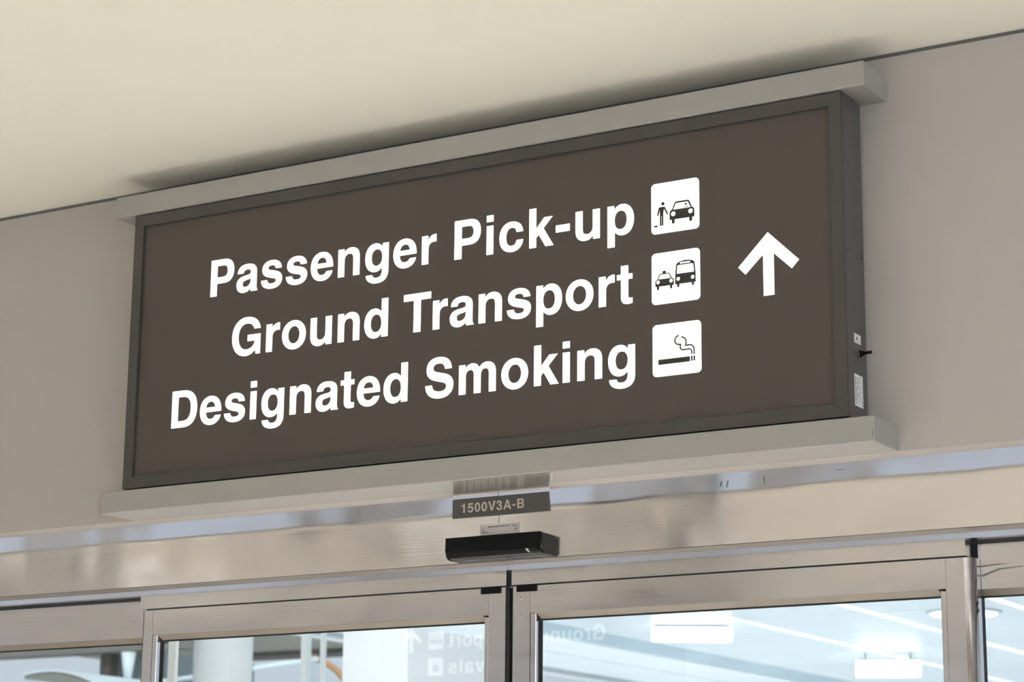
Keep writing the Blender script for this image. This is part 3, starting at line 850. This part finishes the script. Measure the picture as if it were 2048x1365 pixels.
sn = root('motion_sensor', (1.055, HY, -0.229), 'long black door motion sensor with a scuffed glossy lens above the door gap', 'sensor')
def sensor_body():
    n = 40
    x0, x1 = 0.9165, 1.1935
    mb = MB()
    b = bmesh.new()
    rings = []
    # profile in (y, z): flat top, upright front, curved down to the back
    for i in range(n + 1):
        t = i / n
        x = x0 + (x1 - x0) * t
        e = min(t, 1 - t) * (x1 - x0)
        k = 1 - max(0, (0.012 - e) / 0.012) ** 2 * 0.08     # rounded ends
        yf = HY - 0.0465 * k
        zt, zb = -0.1720, -0.2285
        zc = (zt + zb) / 2
        hh = (zt - zb) / 2 * (1 - max(0, (0.010 - e) / 0.010) ** 2 * 0.12)
        prof = [(HY, zc + hh), (yf + .003, zc + hh), (yf, zc + hh - .003), (yf, zc - hh * .45), (yf + .004, zc - hh * .80), (yf + .012, zc - hh), (HY, zc - hh)]
        rings.append([b.verts.new((x, p[0], p[1])) for p in prof])
    for i in range(n):
        for j in range(len(rings[0])):
            j2 = (j + 1) % len(rings[0])
            f = b.faces.new((rings[i][j], rings[i][j2], rings[i + 1][j2], rings[i + 1][j]))
            f.smooth = 2 <= j <= 4
    b.faces.new(rings[0]); b.faces.new(rings[-1][::-1])
    bmesh.ops.recalc_face_normals(b, faces=b.faces)
    mb.add(b)
    return mb
sensor_body().build('lens_body', M_GLOSSBLACK, sn)
PS = Plane((0, HY - .0465, 0), (1, 0, 0), (0, -1, 0))
plate_mesh(contours('M .9195 -.1728 L 1.1905 -.1728 L 1.1915 -.2185 L 1.176 -.2125 L 1.09 -.2125 C 1.04 -.2125 1.01 -.2085 .985 -.203 C .955 -.197 .935 -.200 .9185 -.2085 Z')[0], .0016, PS, .0008).build('cover', M_BLACK, sn)
plate_mesh(contours('M 1.1480 -.2120 L 1.1560 -.2120 L 1.1590 -.2180 L 1.1640 -.2230 L 1.1580 -.2215 L 1.1520 -.2170 Z')[0], .0004, PS, .0008).build('scuff', M_PLATETXT, sn)

# ================================================================== OUTSIDE, SEEN THROUGH THE GLASS
CZ = 0.60
cn = root('canopy', (-1.0, 10, CZ), 'white tiled canopy ceiling seen through the right glass door', 'canopy', kind='structure')
xs = [-3.37, -2.24, -1.335, -0.43, 0.475, 1.38, 2.285, 3.4]
ys = [0.36, 2.0, 3.05, 4.1, 5.15, 6.2, 7.25, 8.3, 9.35, 10.4, 11.45, 12.5, 13.55, 14.6]
mb = MB()
for i in range(len(xs) - 1):
    for j in range(len(ys) - 1):
        gap = .035 if i else .005
        mb.box(xs[i] + gap, xs[i + 1] - .035, ys[j] + .006, ys[j + 1] - .006, CZ, CZ + .05)
mb.build('ceiling_tiles', M_TILE, cn)
bx('deck', M_GREY, -5.35, 3.4, 0.36, 14.6, CZ + .06, CZ + .12, cn)
for xx in xs[1:-1]:
    m2 = MB()
    for j in range(len(ys) - 1):
        m2.box(xx - .030, xx + .030, ys[j] + .012, ys[j + 1] - .012, CZ + .006, CZ + .05)
    m2.build('light_slot', M_SLOTW, cn)
bx('channel', M_BAND, -3.82, -3.37, 0.36, 14.6, CZ + .012, CZ + .05, cn)
bx('white_panel', M_PANELW, -4.335, -3.82, 0.36, 14.6, CZ, CZ + .05, cn)
bx('panel_joint', M_BAND, -4.36, -4.335, 0.36, 14.6, CZ + .012, CZ + .05, cn)
bx('white_panel', M_PANELW, -4.98, -4.36, 0.36, 14.6, CZ, CZ + .05, cn)
bx('channel', M_GREY, -5.25, -4.98, 0.36, 14.6, CZ + .012, CZ + .05, cn)
bx('white_panel', M_PANELW, -5.35, -5.25, 0.36, 14.6, CZ, CZ + .05, cn)
# big round lamp set in the canopy
rl = root('round_lamp', (-0.81, 8.55, CZ), 'large round white lamp set in the canopy beside the right stile', 'lamp')
MB().cyl((-0.81, 8.55, CZ), (-0.81, 8.55, CZ - .012), .235, .222, 48).build('rim', M_RIM, rl)
MB().cyl((-0.81, 8.55, CZ - .012), (-0.81, 8.55, CZ - .020), .205, .195, 48).build('diffuser', M_SLOTW, rl)
# hanging box lamps
def box_lamp(c, w, h, ang, label):
    t = root('pendant_lamp', (c[0], c[1], c[2]), label, 'lamp', 'box lamps hanging from the canopy')
    q = Matrix.Rotation(math.radians(ang), 3, 'Z')
    def part(x0, x1, y0, y1, z0, z1, bev):
        b = MB().box(x0, x1, y0, y1, z0, z1, bev, 3)
        for v in b.bm.verts:
            v.co = q @ v.co + Vector(c)
        return b
    part(-w / 2, w / 2, -.06, .06, 0, h, .012).build('diffuser', M_LAMPW, t)
    part(-w / 2 + .02, w / 2 - .02, -.03, .03, h, h + .012, .002).build('top_plate', M_GREY, t)
    for sx in (-1, 1):
        a = q @ Vector((sx * w * .35, 0, h + .012)) + Vector(c)
        MB().cyl(a, (a.x, a.y, CZ), .006, .006, 8).build('hanger', M_GREY, t)
    return t
box_lamp((-2.63, 8.5, 0.497), .52, .085, 28, 'white box lamp under the canopy, seen at the left of the right glass door')
box_lamp((-2.20, 10.8, 0.430), .46, .115, 24, 'white box lamp under the canopy, near the right stile of the right glass door')
# columns and screens outside
tag(MB().box(-3.19, -2.77, 5.4, 6.5, -2.6, 0.30, .004).build('pylon', M_COLUMN), 'broad white pylon outside, behind the right half of the left glass door', 'pylon')
tag(MB().cyl((-4.48, 6.0, -2.6), (-4.48, 6.0, 1.6), .175, .175, 40).build('round_column', M_COLUMN), 'white round column outside, behind the left part of the left glass door', 'column')
tag(bx('white_post', M_COLUMN, -0.917, -0.886, 1.195, 1.210, -2.6, 0.5), 'slim white post outside, close behind the left stile of the left glass door', 'post')
ws = root('wind_screen', (-3.86, 6.05, -2.6), 'glazed wind screen with slim white edges beside the broad white pylon', 'screen')
bx('frame_edge', M_COLUMN, -3.925, -3.895, 6.02, 6.08, -2.6, CZ, ws)
bx('frame_edge', M_COLUMN, -3.795, -3.78, 6.03, 6.07, -2.6, CZ, ws)
bx('glass_pane', M_GLASS, -3.895, -3.795, 6.045, 6.055, -2.6, CZ, ws)
# far overpass
op = root('overpass', (-9.3, 13, -2.6), 'grey olive overpass slab with a dark edge beam far behind the left glass door', 'overpass')
bx('slab', M_SOFFIT, -12.4, -6.2, 10.8, 14.0, 1.22, 1.55, op)
bx('edge_beam', M_SOFFITD, -12.4, -6.2, 14.0, 14.4, 1.175, 1.7, op)
for px_ in (-12.1, -6.4):
    MB().cyl((px_, 14.2, -2.6), (px_, 14.2, 1.175), .12, .12, 24).build('pier', M_SOFFITD, op)
# clad kiosk, post and mast behind the left sidelight
ks = root('kiosk', (-7.95, 9.4, -2.6), 'grey teal clad kiosk with a dark corner post behind the left sidelight', 'kiosk')
bx('cladding', M_TEAL, -8.29, -7.62, 9.25, 10.4, -2.6, 0.70, ks)
bx('corner_post', M_POST, -8.18, -8.10, 9.15, 9.25, -2.6, 0.72, ks)
bx('awning', M_AWN, -14.0, -7.3, 9.05, 9.24, 0.70, 1.02, ks)
bx('awning_post', M_POST, -13.9, -13.8, 9.1, 9.2, -2.6, 0.70, ks)
MB().prism([(-8.09, 9.249, .2), (-7.95, 9.249, .2), (-7.66, 9.249, .52), (-7.66, 9.249, .60)], (0, -.03, 0)).build('brace', M_POST, ks)
ms = root('mast', (-7.78, 9.0, -2.6), 'pale tapered mast in front of the grey teal kiosk', 'mast')
MB().cyl((-7.78, 9.0, -2.6), (-7.78, 9.0, .42), .022, .022, 16).build('pole', M_PALE, ms)
MB().cyl((-7.78, 9.0, .42), (-7.78, 9.0, .68), .022, .058, 20).build('flared_head', M_PALE, ms)
sh = root('shelter', (-6.0, 7.0, -2.6), 'small shelter with a curved pale roof behind the left sidelight', 'shelter')
def arc_roof(xa, xb, y0, y1, ztop, drop, th):
    top, bot = [], []
    for i in range(25):
        t = i / 24
        x = xa + (xb - xa) * t
        z = ztop - drop * (t - .22) ** 2
        top.append((x, y0, z)); bot.append((x, y0, z - th))
    return MB().prism(top + bot[::-1], (0, y1 - y0, 0))
arc_roof(-7.0, -6.05, 7.0, 7.9, 0.350, 0.45, 0.014).build('roof', M_PALE, sh)
arc_roof(-7.0, -6.05, 7.02, 7.88, 0.336, 0.45, 0.02).build('roof_lining', M_SOFFIT, sh)
for sx in (-6.9, -6.15):
    MB().cyl((sx, 7.5, -2.6), (sx, 7.5, 0.14), .03, .03, 16).build('leg', M_GREY, sh)
hr = root('handrail', (-6.6, 8.8, -2.6), 'pale sloping handrail crossing behind the left glass door', 'handrail')
MB().tube([(-8.6, 8.8, .345), (-7.20, 8.8, .425), (-5.82, 8.8, .535)], .018).build('rail', M_PALE, hr)
for sx, sz in ((-7.6, .41), (-5.93, .54)):
    MB().cyl((sx, 8.8, -2.6), (sx, 8.8, sz), .012, .012, 10).build('baluster', M_GREY, hr)
ob = root('curved_pole', (-5.4, 9.1, -2.6), 'orange brown curved pole behind the left glass door', 'pole')
MB().tube([(-6.14, 9.1, .590), (-6.05, 9.1, .570), (-5.95, 9.1, .535), (-5.85, 9.1, .470), (-5.74, 9.1, .36), (-5.62, 9.1, .16), (-5.52, 9.1, -.2), (-5.45, 9.1, -.8), (-5.42, 9.1, -1.6), (-5.42, 9.1, -2.6)], .024).build('pole', M_ORANGE, ob)

# ================================================================== THE HALL BEHIND THE PHOTOGRAPHER (seen only in reflections)
HYS = -6.64
hs = root('hanging_sign', (-2.9, HYS, 0.12), 'second illuminated brown sign hanging in the hall, mirrored in the left glass door', 'sign')
bx('sign_face', M_FACE, -4.05, -1.9, HYS - .10, HYS, 0.13, 0.62, hs, .004, 2)
for sx in (-3.6, -2.3):
    MB().cyl((sx, HYS - .05, .62), (sx, HYS - .05, .871), .015, .015, 12).build('hanger', M_GREY, hs)
PH = Plane((0, HYS, 0), (-1, 0, 0), (0, 1, 0))
M_WHITE2 = mat('backlit_white_letters', (0.9, 0.9, 0.88), 0.4, emit=(1.0, 0.99, 0.95), emit_s=2.2)
plate_mesh(poly([(3.81 + dx, .415 + dz) for dx, dz in ((0, .074), (.076, 0), (.058, -.018), (.0133, .025), (.0133, -.074), (-.0133, -.074), (-.0133, .025), (-.058, -.018), (-.076, 0))]), LT, PH, LT).build('arrow', M_WHITE2, hs)
for shapes, v0 in ((pict_bus(), .355), (pict_luggage(), .195)):
    p_ = plate_mesh(rrect(3.575, v0, 3.685, v0 + .11, .009), LT, PH, LT).build('pictogram', M_WHITE2, hs)
    pict_mesh(shapes, 3.575, v0, .11, .0006, PH, LT * 2).build('symbol', M_SYMBOL, p_)
for s, xl, v0 in (('Ground Transport', 2.45, .365), ('Arrivals', 3.03, .205)):
    mb, tr = text_mesh(s, xl, 3.535, v0, .087, LT, PH, LT, True)
    for w in mb:
        w.build('lettering', M_WHITE2, hs)
for cx, rr, mt, lab in ((-0.86, .10, M_GREY, 'slim grey column added in the hall to streak the steel header right of the sensor'), (-1.05, .045, M_COLUMN, 'white pole added in the hall beside a slim grey column'), (-4.9, .14, M_COLUMN, 'white round column added in the hall to streak the left end of the steel header')):
    tag(MB().cyl((cx, -5.0, -2.58), (cx, -5.0, .871), rr, rr, 32).build('streak_column', mt), lab, 'column')  # unseen columns added for vertical streaks mirrored in the header
for cx, mt, nm, lab, cat in ((-5.55, M_PANELLIT, 'streak_panel', 'slim glowing strip added to the hall ceiling, the one further left', 'lamp'), (-2.60, M_PANELLIT, 'streak_panel', 'slim glowing strip added to the hall ceiling, between the two dark slatted strips', 'lamp'), (-3.30, M_DARK, 'streak_slats', 'dark slatted strip added to the hall ceiling, left of a glowing strip', 'dark_strip'), (-1.75, M_DARK, 'streak_slats', 'dark slatted strip added to the hall ceiling, right of a glowing strip', 'dark_strip')):
    t = root(nm, (cx, -5.6, .862), lab, cat)  # bright and dark strips added out of view to streak the header's reflection
    w = .13
    bx('frame', M_RAIL, cx - w - .02, cx + w + .02, -6.62, -4.58, .862, .871, t)
    if mt is M_DARK:
        for q in range(6):
            bx('slat', mt, cx - w + q * .0445, cx - w + q * .0445 + .034, -6.6, -4.6, .857, .862, t)
    else:
        bx('diffuser', mt, cx - w, cx + w, -6.6, -4.6, .858, .862, t)
for lx in (-5.5, -1.5, 2.5):
    for ly in (-6.5,):
        t = MB().cyl((lx, ly, .871), (lx, ly, .858), .09, .085, 28).build('added_light_disc', M_LAMP)  # glowing discs added above the hall fill spots, out of view
        tag(t, 'round glowing disc added on the unseen hall ceiling behind the viewer', 'lamp', 'added discs on the hall ceiling')
for lx, ly in ((0.35, -2.0), (1.45, -2.0), (0.9, -3.4)):
    t = MB().cyl((lx, ly, .871), (lx, ly, .858), .09, .085, 28).build('added_light_disc', M_LAMP)  # matching discs added with the fill spots before the doors
    tag(t, 'round glowing disc added on the unseen ceiling in front of the doors', 'lamp', 'added discs in front of the doors')
